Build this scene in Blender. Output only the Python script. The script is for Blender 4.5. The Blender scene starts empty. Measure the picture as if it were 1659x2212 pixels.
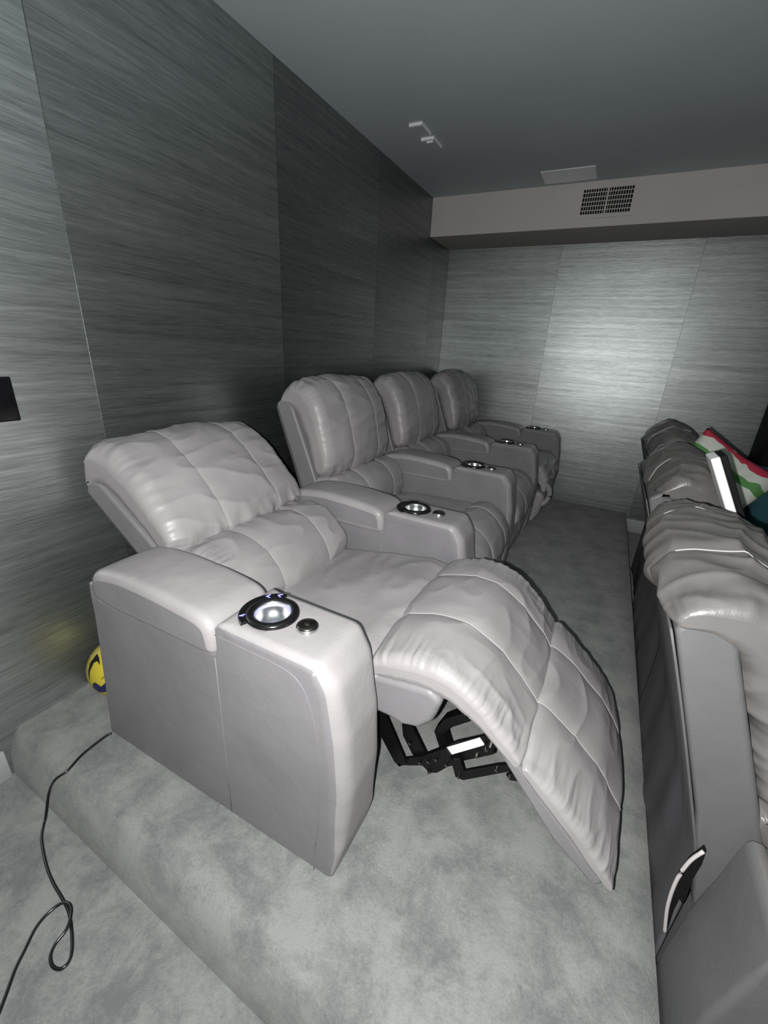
import bpy, bmesh, math, random
from mathutils import Vector, Matrix, noise

PI = math.pi
S = bpy.context.scene
COL = S.collection

# ------------------------------------------------------------------ camera
CAM = Vector((1.413, 0.0, 1.15))
ROT = Matrix(((0.88905, -0.20928, 0.40717), (0.45484, 0.30260, -0.83759), (0.05208, 0.92986, 0.36421)))
FPX, PPX, PPY, IW, IH = 909.98, 836.27, 1110.26, 1659, 2212
cd = bpy.data.cameras.new('camera')
cam = bpy.data.objects.new('camera', cd)
COL.objects.link(cam)
cam.matrix_world = Matrix.Translation(CAM) @ ROT.to_4x4()
cd.sensor_fit = 'VERTICAL'
cd.sensor_height = 36.0
cd.lens = FPX / IH * 36.0
cd.shift_x = -(PPX - IW / 2) / IH
cd.shift_y = (PPY - IH / 2) / IH
cd.clip_start = 0.02
S.camera = cam

# ------------------------------------------------------------------ world, light, exposure
w = bpy.data.worlds.new('world')
S.world = w
w.use_nodes = True
w.node_tree.nodes['Background'].inputs[0].default_value = (0.5, 0.55, 0.6, 1)
w.node_tree.nodes['Background'].inputs[1].default_value = 0.01
S.view_settings.view_transform = 'Standard'
S.view_settings.look = 'None'
S.view_settings.gamma = 1.0
S.view_settings.use_curve_mapping = False
S.view_settings.exposure = 0.0

# the torch of the phone that took the picture, a few centimetres beside its lens
ld = bpy.data.lights.new('phone_torch', 'POINT')
ld.energy = 98.0
ld.color = (1.0, 0.985, 0.97)
ld.shadow_soft_size = 0.006
lo = bpy.data.objects.new('phone_torch', ld)
COL.objects.link(lo)
right, up = ROT @ Vector((1, 0, 0)), ROT @ Vector((0, 1, 0))
lo.location = CAM - right * 0.034 - up * 0.016

S.cycles.max_bounces = 6
S.cycles.sample_clamp_indirect = 3.0
S.cycles.use_denoising = True
S.cycles.caustics_reflective = False


# ------------------------------------------------------------------ materials
def new_mat(name):
    m = bpy.data.materials.new(name)
    m.use_nodes = True
    nt = m.node_tree
    b = nt.nodes['Principled BSDF']
    return m, nt, b


def N(nt, typ, **kw):
    n = nt.nodes.new(typ)
    for k, v in kw.items():
        setattr(n, k, v)
    return n


def plain(name, col, rough=0.5, metal=0.0, emit=None, strength=0.0, spec=0.5):
    m, nt, b = new_mat(name)
    b.inputs['Base Color'].default_value = (*col, 1)
    b.inputs['Roughness'].default_value = rough
    b.inputs['Metallic'].default_value = metal
    b.inputs['Specular IOR Level'].default_value = spec
    if emit:
        b.inputs['Emission Color'].default_value = (*emit, 1)
        b.inputs['Emission Strength'].default_value = strength
    return m


def ramp(nt, fac, stops):
    r = N(nt, 'ShaderNodeValToRGB')
    els = r.color_ramp.elements
    els[0].position, els[0].color = stops[0][0], (*stops[0][1], 1)
    els[1].position, els[1].color = stops[-1][0], (*stops[-1][1], 1)
    for p, c in stops[1:-1]:
        e = els.new(p)
        e.color = (*c, 1)
    nt.links.new(fac, r.inputs[0])
    return r.outputs[0]


def noise_tex(nt, vec, scale, detail=4.0, rough=0.6, dist=0.0):
    n = N(nt, 'ShaderNodeTexNoise')
    n.inputs['Scale'].default_value = scale
    n.inputs['Detail'].default_value = detail
    n.inputs['Roughness'].default_value = rough
    n.inputs['Distortion'].default_value = dist
    nt.links.new(vec, n.inputs['Vector'])
    return n.outputs['Fac']


def bump(nt, height, strength, dist, prev=None):
    b = N(nt, 'ShaderNodeBump')
    b.inputs['Strength'].default_value = strength
    b.inputs['Distance'].default_value = dist
    nt.links.new(height, b.inputs['Height'])
    if prev:
        nt.links.new(prev, b.inputs['Normal'])
    return b.outputs[0]


def leather(name, c, rough=0.42, grain=0.5):
    m, nt, b = new_mat(name)
    tc = N(nt, 'ShaderNodeTexCoord').outputs['Object']
    big = noise_tex(nt, tc, 5.0, 3.0)
    c2 = tuple(v * 0.82 for v in c)
    nt.links.new(ramp(nt, big, [(0.3, c2), (0.7, c)]), b.inputs['Base Color'])
    v = N(nt, 'ShaderNodeTexVoronoi')
    v.inputs['Scale'].default_value = 420.0
    nt.links.new(tc, v.inputs['Vector'])
    g = bump(nt, v.outputs['Distance'], grain * 0.5, 0.0006)
    soft = noise_tex(nt, tc, 30.0, 4.0, 0.55)
    g2 = bump(nt, soft, 0.35, 0.003, g)
    nt.links.new(g2, b.inputs['Normal'])
    b.inputs['Roughness'].default_value = rough
    b.inputs['Specular IOR Level'].default_value = 0.45
    return m


def grasscloth(name):
    m, nt, b = new_mat(name)
    geo = N(nt, 'ShaderNodeNewGeometry')
    sep = N(nt, 'ShaderNodeSeparateXYZ')
    nt.links.new(geo.outputs['Position'], sep.inputs[0])
    add = N(nt, 'ShaderNodeMath', operation='ADD')
    nt.links.new(sep.outputs[0], add.inputs[0])
    nt.links.new(sep.outputs[1], add.inputs[1])
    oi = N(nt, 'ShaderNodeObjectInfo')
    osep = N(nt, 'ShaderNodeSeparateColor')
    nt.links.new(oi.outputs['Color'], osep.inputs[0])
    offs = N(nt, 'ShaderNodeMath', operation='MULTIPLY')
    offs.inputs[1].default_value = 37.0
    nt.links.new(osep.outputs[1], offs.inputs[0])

    def streak(su, sz, detail, rough=0.6):
        mu = N(nt, 'ShaderNodeMath', operation='MULTIPLY'); mu.inputs[1].default_value = su
        mz = N(nt, 'ShaderNodeMath', operation='MULTIPLY'); mz.inputs[1].default_value = sz
        nt.links.new(add.outputs[0], mu.inputs[0]); nt.links.new(sep.outputs[2], mz.inputs[0])
        cx = N(nt, 'ShaderNodeCombineXYZ')
        nt.links.new(mu.outputs[0], cx.inputs[0]); nt.links.new(mz.outputs[0], cx.inputs[2])
        nt.links.new(offs.outputs[0], cx.inputs[1])
        return noise_tex(nt, cx.outputs[0], 1.0, detail, rough)
    s1 = streak(1.1, 46.0, 7.0, 0.72)
    s2 = streak(14.0, 330.0, 4.0, 0.7)
    s3 = streak(1.5, 1.7, 3.0, 0.5)
    mix = N(nt, 'ShaderNodeMath', operation='ADD'); nt.links.new(s1, mix.inputs[0]); nt.links.new(s2, mix.inputs[1])
    half = N(nt, 'ShaderNodeMath', operation='MULTIPLY'); half.inputs[1].default_value = 0.42
    nt.links.new(mix.outputs[0], half.inputs[0])
    m3 = N(nt, 'ShaderNodeMath', operation='MULTIPLY_ADD'); m3.inputs[1].default_value = 0.16
    nt.links.new(s3, m3.inputs[0]); nt.links.new(half.outputs[0], m3.inputs[2])
    col = ramp(nt, m3.outputs[0], [(0.38, (0.205, 0.225, 0.223)), (0.5, (0.33, 0.355, 0.35)), (0.62, (0.475, 0.50, 0.495))])
    mul = N(nt, 'ShaderNodeMix', data_type='RGBA', blend_type='MULTIPLY')
    mul.inputs[0].default_value = 1.0
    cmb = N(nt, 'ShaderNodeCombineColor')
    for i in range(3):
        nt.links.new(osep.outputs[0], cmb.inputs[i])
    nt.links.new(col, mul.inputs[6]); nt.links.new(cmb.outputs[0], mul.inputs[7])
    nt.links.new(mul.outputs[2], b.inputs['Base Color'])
    b.inputs['Metallic'].default_value = 0.97
    b.inputs['Roughness'].default_value = 0.39
    n1 = bump(nt, s2, 0.35, 0.0012)
    n2 = bump(nt, s1, 0.18, 0.002, n1)
    nt.links.new(n2, b.inputs['Normal'])
    return m


def carpet_mat(name, c0, c1, c2):
    m, nt, b = new_mat(name)
    tc = N(nt, 'ShaderNodeNewGeometry').outputs['Position']
    a = noise_tex(nt, tc, 8.0, 8.0, 0.66, 0.3)
    f = noise_tex(nt, tc, 150.0, 4.0, 0.8)
    f2 = noise_tex(nt, tc, 45.0, 5.0, 0.75)
    s = N(nt, 'ShaderNodeMath', operation='MULTIPLY_ADD'); s.inputs[1].default_value = 0.42
    s2 = N(nt, 'ShaderNodeMath', operation='MULTIPLY_ADD'); s2.inputs[1].default_value = 0.30
    nt.links.new(f, s.inputs[0]); nt.links.new(a, s.inputs[2])
    nt.links.new(f2, s2.inputs[0]); nt.links.new(s.outputs[0], s2.inputs[2])
    nt.links.new(ramp(nt, s2.outputs[0], [(0.70, c0), (0.83, c1), (0.97, c2)]), b.inputs['Base Color'])
    b.inputs['Roughness'].default_value = 1.0
    b.inputs['Specular IOR Level'].default_value = 0.1
    b.inputs['Sheen Weight'].default_value = 0.3
    b.inputs['Sheen Roughness'].default_value = 0.45
    n1 = bump(nt, f, 0.8, 0.004)
    n2 = bump(nt, f2, 0.30, 0.006, n1)
    nt.links.new(n2, b.inputs['Normal'])
    return m


def paint(name, c, rough=0.7, bs=0.25):
    m, nt, b = new_mat(name)
    tc = N(nt, 'ShaderNodeNewGeometry').outputs['Position']
    a = noise_tex(nt, tc, 140.0, 3.0, 0.6)
    d = tuple(v * 0.9 for v in c)
    nt.links.new(ramp(nt, noise_tex(nt, tc, 2.0), [(0.3, d), (0.7, c)]), b.inputs['Base Color'])
    nt.links.new(bump(nt, a, bs, 0.002), b.inputs['Normal'])
    b.inputs['Roughness'].default_value = rough
    return m


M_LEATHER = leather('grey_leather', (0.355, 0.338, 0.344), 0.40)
M_LEATHER_SHADED = leather('grey_leather_shaded', (0.235, 0.230, 0.240), 0.46)  # darker copy of the leather, shade painted onto side and rear faces
M_TWO = None
M_LEATHER_BACK = leather('dark_grey_cloth_back', (0.10, 0.10, 0.108), 0.65)
M_TWO = (M_LEATHER, M_LEATHER_SHADED)
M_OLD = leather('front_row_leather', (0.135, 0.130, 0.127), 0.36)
M_OLD_SHADED = leather('front_row_leather_shaded', (0.112, 0.113, 0.116), 0.5)  # the same painted shade for the front row leather
M_SEAM = plain('seam_thread', (0.42, 0.405, 0.405), 0.6)
M_WALL = grasscloth('grasscloth_wallpaper')
M_CARPET = carpet_mat('grey_carpet', (0.165, 0.176, 0.174), (0.225, 0.236, 0.229), (0.29, 0.30, 0.29))
M_CEIL = paint('ceiling_paint', (0.44, 0.50, 0.51))
M_SOFFIT = paint('soffit_paint', (0.58, 0.565, 0.545))
M_WHITE = paint('white_paint', (0.90, 0.93, 0.95), 0.5, 0.05)
M_TRIM = paint('baseboard_paint', (0.42, 0.44, 0.43), 0.5, 0.1)
M_BLACKMETAL = plain('black_steel', (0.012, 0.012, 0.013), 0.38, 0.6)
M_BLACK = plain('black_plastic', (0.006, 0.006, 0.007), 0.22)
M_MATTBLACK = plain('matt_black', (0.004, 0.004, 0.005), 0.7, spec=0.2)
M_STEEL = plain('brushed_steel', (0.62, 0.63, 0.62), 0.28, 1.0)
M_DKSTEEL = plain('dark_steel', (0.20, 0.19, 0.18), 0.25, 1.0)
M_BLUE = plain('blue_led', (0.1, 0.1, 0.6), 0.4, 0, (0.25, 0.25, 1.0), 3.0)
M_GLOW = plain('cup_light', (0.3, 0.3, 0.5), 0.4, 0, (0.50, 0.54, 1.0), 0.35)
M_LABEL = plain('white_label', (0.85, 0.88, 0.86), 0.5)
M_YELLOW = plain('yellow_ball', (0.60, 0.50, 0.04), 0.4)
M_NAVY = plain('navy_print', (0.01, 0.015, 0.09), 0.35)
M_OLIVE = plain('olive_print', (0.36, 0.28, 0.01), 0.4)


# ------------------------------------------------------------------ geometry helpers
def mesh_from(name, verts, faces, smooth=True):
    me = bpy.data.meshes.new(name)
    me.from_pydata([tuple(v) for v in verts], [], faces)
    if smooth:
        me.polygons.foreach_set('use_smooth', [True] * len(me.polygons))
    me.update()
    return me


def link(name, me, mat, parent=None, loc=None, rot=None):
    o = bpy.data.objects.new(name, me)
    COL.objects.link(o)
    if mat and not me.materials:
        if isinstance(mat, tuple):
            # (lit, shaded) copies of one leather: sideways and rear faces get the darker
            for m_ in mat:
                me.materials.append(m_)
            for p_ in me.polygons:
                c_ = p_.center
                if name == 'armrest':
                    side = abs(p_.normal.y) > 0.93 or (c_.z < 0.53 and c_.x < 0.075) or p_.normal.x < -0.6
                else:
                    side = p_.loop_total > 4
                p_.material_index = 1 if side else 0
        else:
            me.materials.append(mat)
    if parent:
        o.parent = parent
    if loc is not None:
        o.location = loc
    if rot is not None:
        o.rotation_euler = rot
    return o


def tag(o, label, cat, group=None):
    o['label'] = label
    o['category'] = cat
    if group:
        o['group'] = group
    return o


def empty(name, loc, rz=0.0):
    o = bpy.data.objects.new(name, None)
    COL.objects.link(o)
    o.location = loc
    o.rotation_euler = (0, 0, rz)
    o.empty_display_size = 0.1
    return o


def box_vf(x0, x1, y0, y1, z0, z1):
    v = [(x0, y0, z0), (x1, y0, z0), (x1, y1, z0), (x0, y1, z0), (x0, y0, z1), (x1, y0, z1), (x1, y1, z1), (x0, y1, z1)]
    f = [(0, 3, 2, 1), (4, 5, 6, 7), (0, 1, 5, 4), (1, 2, 6, 5), (2, 3, 7, 6), (3, 0, 4, 7)]
    return v, f


def box(name, x0, x1, y0, y1, z0, z1, mat, parent=None, bev=0.0, seg=2):
    v, f = box_vf(x0, x1, y0, y1, z0, z1)
    if bev:
        bm = bmesh.new()
        vs = [bm.verts.new(p) for p in v]
        for q in f:
            bm.faces.new([vs[i] for i in q])
        bmesh.ops.bevel(bm, geom=bm.edges[:], offset=bev, segments=seg, profile=0.5, affect='EDGES')
        me = bpy.data.meshes.new(name)
        bm.to_mesh(me)
        bm.free()
        me.polygons.foreach_set('use_smooth', [seg > 1] * len(me.polygons))
    else:
        me = mesh_from(name, v, f, False)
    return link(name, me, mat, parent)


def catmull(pts, n, closed=True):
    """uniform arc-length samples of a Catmull-Rom curve through pts"""
    P = [Vector(p) for p in pts]
    k = len(P)
    dense = []
    segs = k if closed else k - 1
    for i in range(segs):
        if closed:
            a, b, c, d = P[(i - 1) % k], P[i], P[(i + 1) % k], P[(i + 2) % k]
        else:
            a, b, c, d = P[max(i - 1, 0)], P[i], P[i + 1], P[min(i + 2, k - 1)]
        for j in range(16):
            t = j / 16
            dense.append(0.5 * ((2 * b) + (c - a) * t + (2 * a - 5 * b + 4 * c - d) * t * t + (3 * b - a - 3 * c + d) * t ** 3))
    dense.append(P[0].copy() if closed else P[-1].copy())
    return resample(dense, n, closed)


def resample(dense, n, closed=True):
    L = [0.0]
    for i in range(1, len(dense)):
        L.append(L[-1] + (dense[i] - dense[i - 1]).length)
    out = []
    m = n if closed else n - 1
    j = 0
    for i in range(n):
        t = L[-1] * i / m
        while j < len(L) - 2 and L[j + 1] < t:
            j += 1
        d = L[j + 1] - L[j]
        out.append(dense[j].lerp(dense[j + 1], (t - L[j]) / d if d > 1e-9 else 0))
    return out


def fillet_poly(pts, n):
    """pts = (x, z, radius); a closed outline with rounded corners, resampled"""
    P = [Vector((p[0], p[1])) for p in pts]
    k = len(P)
    dense = []
    for i in range(k):
        a, b, c, r = P[i - 1], P[i], P[(i + 1) % k], pts[i][2]
        u, v = (a - b).normalized(), (c - b).normalized()
        ang = u.angle(v, PI)
        if r <= 0 or ang > PI - 0.02:
            dense.append(b)
            continue
        d = min(r / math.tan(ang / 2), (a - b).length * 0.49, (c - b).length * 0.49)
        p0, p1 = b + u * d, b + v * d
        for j in range(9):
            t = j / 8
            dense.append((1 - t) ** 2 * p0 + 2 * t * (1 - t) * b + t * t * p1)
    dense.append(dense[0].copy())
    return resample(dense, n, True)


def area2(P):
    return sum(P[i - 1].x * P[i].y - P[i].x * P[i - 1].y for i in range(len(P)))


def normals2(P):
    """outward 2-D normals of a closed outline"""
    k = len(P)
    sgn = 1 if area2(P) > 0 else -1
    out = []
    for i in range(k):
        t = (P[(i + 1) % k] - P[i - 1])
        t = t.normalized() if t.length > 1e-9 else Vector((1, 0))
        out.append(Vector((t.y, -t.x)) * sgn)
    return out


def skin_rings(rings, cap=True, flip=False):
    n = len(rings[0])
    V = [v for r in rings for v in r]
    F = []
    for i in range(len(rings) - 1):
        for j in range(n):
            a, b = i * n + j, i * n + (j + 1) % n
            F.append((a, b, b + n, a + n))
    if cap:
        F.append(tuple(range(n))[::-1])
        F.append(tuple(range((len(rings) - 1) * n, len(rings) * n)))
    return V, F


def fix_normals(me):
    bm = bmesh.new()
    bm.from_mesh(me)
    bmesh.ops.recalc_face_normals(bm, faces=bm.faces[:])
    bm.to_mesh(me)
    bm.free()


def slab(name, prof, y0, y1, rf, steps=6, disp=None, mid=1):
    """a flat-sided body: outline prof swept from y0 to y1 with rounded long edges; rf(point) = edge radius"""
    nr = normals2(prof)
    rings = []
    for side in (0, 1):
        ks = range(steps + 1) if side == 0 else range(steps, -1, -1)
        for k in ks:
            a = k / steps * PI / 2
            ring = []
            for p, nn in zip(prof, nr):
                r = rf(p)
                q = p - nn * (r * (1 - math.sin(a)))
                yy = r * (1 - math.cos(a))
                y = y0 + yy if side == 0 else y1 - yy
                v = Vector((q.x, y, q.y))
                if disp:
                    v = v + Vector((nn.x, 0, nn.y)) * disp(v, k / steps)
                ring.append(v)
            rings.append(ring)
        if side == 0:
            rm = max(rf(p) for p in prof)
            for m_ in range(1, mid):
                t = m_ / mid
                ring = []
                for p, nn in zip(prof, nr):
                    v = Vector((p.x, y0 + rm + (y1 - y0 - 2 * rm) * t, p.y))
                    if disp:
                        v = v + Vector((nn.x, 0, nn.y)) * disp(v, 1)
                    ring.append(v)
                rings.append(ring)
    V, F = skin_rings(rings)
    me = mesh_from(name, V, F)
    fix_normals(me)
    # shade the flat caps flat
    for p in me.polygons:
        if p.loop_total > 4:
            p.use_smooth = False
    return me


def tube_mesh(name, paths, r, sides=6):
    V, F = [], []
    for path in paths:
        path = [Vector(p) for p in path]
        base = len(V)
        n = len(path)
        up_ = Vector((0, 0, 1))
        for i, p in enumerate(path):
            t = (path[min(i + 1, n - 1)] - path[max(i - 1, 0)]).normalized()
            u = t.cross(up_)
            if u.length < 0.1:
                u = t.cross(Vector((1, 0, 0)))
            u.normalize()
            v = t.cross(u)
            for k in range(sides):
                a = 2 * PI * k / sides
                V.append(p + (u * math.cos(a) + v * math.sin(a)) * r)
        for i in range(n - 1):
            for k in range(sides):
                a, b = base + i * sides + k, base + i * sides + (k + 1) % sides
                F.append((a, b, b + sides, a + sides))
        F.append(tuple(base + k for k in range(sides))[::-1])
        F.append(tuple(base + (n - 1) * sides + k for k in range(sides)))
    me = mesh_from(name, V, F)
    fix_normals(me)
    return me


def smooth_path(pts, n):
    P = [Vector(p) for p in pts]
    dense = []
    k = len(P)
    for i in range(k - 1):
        a, b, c, d = P[max(i - 1, 0)], P[i], P[i + 1], P[min(i + 2, k - 1)]
        for j in range(12):
            t = j / 12
            dense.append(0.5 * ((2 * b) + (c - a) * t + (2 * a - 5 * b + 4 * c - d) * t * t + (3 * b - a - 3 * c + d) * t ** 3))
    dense.append(P[-1])
    return resample(dense, n, False)


def lathe_mesh(name, prof, n=40, ang0=0, ang1=2 * PI):
    """prof = (radius, z) pairs; closed around z"""
    V, F = [], []
    full = abs(ang1 - ang0 - 2 * PI) < 1e-6
    cols = n if full else n + 1
    for i in range(cols):
        a = ang0 + (ang1 - ang0) * i / n
        for r, z in prof:
            V.append((r * math.cos(a), r * math.sin(a), z))
    k = len(prof)
    for i in range(n):
        for j in range(k - 1):
            a, b = i * k + j, ((i + 1) % cols) * k + j
            F.append((a, b, b + 1, a + 1))
    me = mesh_from(name, V, F)
    bm = bmesh.new(); bm.from_mesh(me)
    bmesh.ops.remove_doubles(bm, verts=bm.verts[:], dist=1e-6)
    bmesh.ops.recalc_face_normals(bm, faces=bm.faces[:])
    bm.to_mesh(me); bm.free()
    return me


def ridged(v, k=1.0):
    return (1 - abs(noise.noise(v))) ** 3 * k


# ------------------------------------------------------------------ cushions
def cushion(name, pts, y0, y1, R=0.05, crown=0.02, seams=(), seam_d=0.006, gather=0.004, wrinkle=0.003,
            creases=(), n_s=110, n_y=46, seed=0.0, extra=None, front=None, rot=None, crease_amp=1.0, sag=0.0):
    """A stuffed leather cushion. pts = closed (x, z) outline, swept y0..y1, ends rounded by R and bellied by crown.
    creases = (x, z) of the horizontal lines towards which the leather is gathered."""
    prof = catmull(pts, n_s)
    for _ in range(int((n_s / 24) ** 2 * 0.35)):
        prof = [(prof[i - 1] + 2 * prof[i] + prof[(i + 1) % n_s]) / 4 for i in range(n_s)]
    nr = normals2(prof)
    cen = sum(prof, Vector((0, 0))) / len(prof)
    yc, hw = (y0 + y1) / 2, (y1 - y0) / 2
    ys = [-math.cos(PI * i / (n_y - 1)) * 0.35 + 0.65 * (-1 + 2 * i / (n_y - 1)) for i in range(n_y)]
    ys = [y * hw for y in ys]
    for s in seams:
        ys += [s - yc + d for d in (-0.011, -0.006, -0.003, 0.0, 0.003, 0.006, 0.011)]
    ys = sorted(set(round(y, 5) for y in ys))

    lim, best_half = [], []
    for i in range(n_s):
        best = 1.0
        for j in range(n_s):
            d = prof[j] - prof[i]
            L_ = d.length
            if 1e-6 < L_ < best and d.dot(-nr[i]) > 0.80 * L_:
                best = L_
        lim.append(min(R, best * 0.30))
        best_half.append(best * 0.40)
    for _ in range(10):
        lim = [(lim[i - 1] + 2 * lim[i] + lim[(i + 1) % n_s]) / 4 for i in range(n_s)]

    def surf(i, y, dseam=True):
        p, nn = prof[i], nr[i]
        u = max(0.0, (abs(y) - (hw - R)) / R)
        u = min(u, 1.0)
        ins = lim[i] * (1 - math.sqrt(max(0, 1 - u * u)))
        t = abs(y) / hw
        off = crown * (1 - t ** 2.2) - crown * 0.5
        end = max(0.0, 1 - (hw - abs(y)) / 0.11)
        vy = yc + y
        # leather gathered at the two ends: ripples across the edge
        s_len = i / len(prof) * 60
        g = noise.noise(Vector((s_len * 1.15 + seed, vy * 5, seed * 3 + (1 if y > 0 else 0) * 7)))
        off += gather * 0.55 * (end ** 1.2) * (1 - 0.5 * u) * (g * 1.3 + ridged(Vector((s_len * 0.8, vy * 7, seed)), 0.9) - 0.5)
        # fine puckers right at the sewn edge
        off += gather * 0.50 * (end ** 2.2) * (1 - 0.4 * u) * noise.noise(Vector((s_len * 3.6, vy * 9, seed + 5)))
        # leather gathered towards the creases: ripples along the crease
        for cx, cz in creases:
            d = (p - Vector((cx, cz))).length
            f = math.exp(-(d / 0.055) ** 2) * crease_amp
            if f > 0.01:
                off += gather * 0.55 * math.exp(-(d / 0.030) ** 2) * crease_amp * noise.noise(Vector((vy * 85 + seed, d * 18, seed)))
                off += gather * 0.9 * f * (noise.noise(Vector((vy * 34 + seed, d * 12, seed))) * 1.5)
        # broad wrinkles
        q = Vector((p.x * 7 + seed, vy * 4.0, p.y * 9 + seed * 2))
        off += wrinkle * (noise.noise(q) * 1.3 + ridged(q * 1.7 + Vector((4, 2, 9)), 1.4) - 0.7)
        if dseam:
            for s in seams:
                d = abs(vy - s)
                off -= seam_d * 0.55 * math.exp(-(d / 0.007)) + seam_d * 0.55 * math.exp(-(d / 0.03) ** 2)
        if extra:
            off += extra(p, vy, t)
        off = max(off, -(R * 0.4 + lim[i] * 0.5)) * (1 - u * (1 - lim[i] / R))
        if u > 0:
            off = max(off, -best_half[i] + ins) if off - ins < -best_half[i] else off
        q2 = p + nn * (off - ins)
        zz = q2.y
        v = Vector((q2.x, vy, zz))
        return v

    rings = []
    for y in ys:
        rings.append([surf(i, y) for i in range(n_s)])
    V, F = skin_rings(rings)
    if rot:
        V = [rot(v) for v in V]
    me = mesh_from(name, V, F)
    fix_normals(me)
    for p_ in me.polygons:
        if p_.loop_total > 4:
            p_.use_smooth = False
    lines = []
    for s in seams:
        yy = min(ys, key=lambda a: abs(a - (s - yc)))
        k = ys.index(yy)
        ring = rings[k]
        idx = [i for i in range(n_s) if (front is None or front(prof[i]))]
        # longest run of consecutive indices
        runs, cur = [], [idx[0]]
        for a in idx[1:] + [None]:
            if a is not None and a == cur[-1] + 1:
                cur.append(a)
            else:
                runs.append(cur)
                cur = [a]
        if len(runs) > 1 and runs[0][0] == 0 and runs[-1][-1] == n_s - 1:
            runs[0] = runs[-1] + runs[0]
            runs.pop()
        run = max(runs, key=len)
        path = [ring[i] + Vector((nr[i].x, 0, nr[i].y)) * 0.0016 for i in run]
        if rot:
            path = [rot(v) for v in path]
        lines.append(path)
    return me, lines


CX, CY = 0.70, 0.97          # template origin: chair centre on the floor
def local(me):
    me.transform(Matrix.Translation((-CX, -CY, 0)))
    return me


CACHE = {}
def cached(key, fn):
    if key not in CACHE:
        CACHE[key] = fn()
    return CACHE[key]


Y0, Y1 = 0.678, 1.268        # width between the arms
SEAMS = (0.87, 1.11)
P_ = 0.776


def plate(outline, y, th=0.006):
    n = len(outline)
    V = [(x, y - th / 2, z) for x, z in outline] + [(x, y + th / 2, z) for x, z in outline]
    F = [tuple(range(n)), tuple(range(n, 2 * n))[::-1]] + [(i, (i + 1) % n, n + (i + 1) % n, n + i) for i in range(n)]
    me = mesh_from('plate', V, F, False)
    fix_normals(me)
    return local(me)


# ---- arm
ARM_PTS = [(0.257, 0.0, .01), (1.078, 0.0, .01), (1.100, 0.10, .1), (1.113, 0.28, .3), (1.103, 0.43, .2), (1.080, 0.555, .06), (1.045, 0.602, .03),
           (0.80, 0.606, .02), (0.781, 0.590, .008), (0.779, 0.520, 0), (0.365, 0.515, 0), (0.360, 0.560, .008), (0.333, 0.560, .012), (0.305, 0.33, .2)]


def arm_body(y0, y1, front=False):
    prof = fillet_poly([(max(x, 0.298 if x < 0.30 else x) if front else x, z, r) for x, z, r in ARM_PTS], 230)

    def sm(v, a, b):
        t = min(1, max(0, (v - a) / (b - a)))
        return t * t * (3 - 2 * t)

    def rf(p):
        return 0.007 + 0.005 * (1 - sm(p.y, 0.45, 0.52)) + sm(p.x, 0.785, 0.83) * sm(p.y, 0.02, 0.16) * 0.014 + 0.016 * sm(p.x, 1.02, 1.09) * sm(p.y, 0.05, 0.25)

    def disp(v, k):
        return 0.0012 * noise.noise(v * 9)
    me = local(slab('armrest', prof, y0, y1, rf, 7, disp, 6))
    # bore the hole for the cup holder
    cv, cf = [], []
    for k in range(40):
        a = 2 * PI * k / 40
        cv += [(0.868 - CX + 0.0405 * math.cos(a), (y0 + y1) / 2 - CY + 0.0405 * math.sin(a), z) for z in (0.53, 0.66)]
    cf = [(2 * k, 2 * ((k + 1) % 40), 2 * ((k + 1) % 40) + 1, 2 * k + 1) for k in range(40)]
    cf += [tuple(2 * k for k in range(40))[::-1], tuple(2 * k + 1 for k in range(40))]
    cme = mesh_from('cut', cv, cf, False)
    fix_normals(cme)
    oa, ob = bpy.data.objects.new('tmp_a', me), bpy.data.objects.new('tmp_b', cme)
    COL.objects.link(oa)
    COL.objects.link(ob)
    mod = oa.modifiers.new('b', 'BOOLEAN')
    mod.operation, mod.object, mod.solver = 'DIFFERENCE', ob, 'EXACT'
    res = bpy.data.meshes.new_from_object(oa.evaluated_get(bpy.context.evaluated_depsgraph_get()))
    bpy.data.objects.remove(oa)
    bpy.data.objects.remove(ob)
    res.materials.clear()
    return res


def arm_pad(y0, y1):
    pts = [(0.362, 0.515), (0.352, 0.556), (0.362, 0.592), (0.40, 0.612), (0.50, 0.624), (0.62, 0.622), (0.72, 0.612), (0.765, 0.600),
           (0.780, 0.575), (0.781, 0.535), (0.770, 0.511), (0.60, 0.508), (0.45, 0.508)]
    me, _ = cushion('arm_pad', pts, y0 - 0.009, y1 + 0.006, R=0.022, crown=0.004, gather=0.0012, wrinkle=0.0012, n_s=90, n_y=30, seed=3)
    return local(me)


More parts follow.
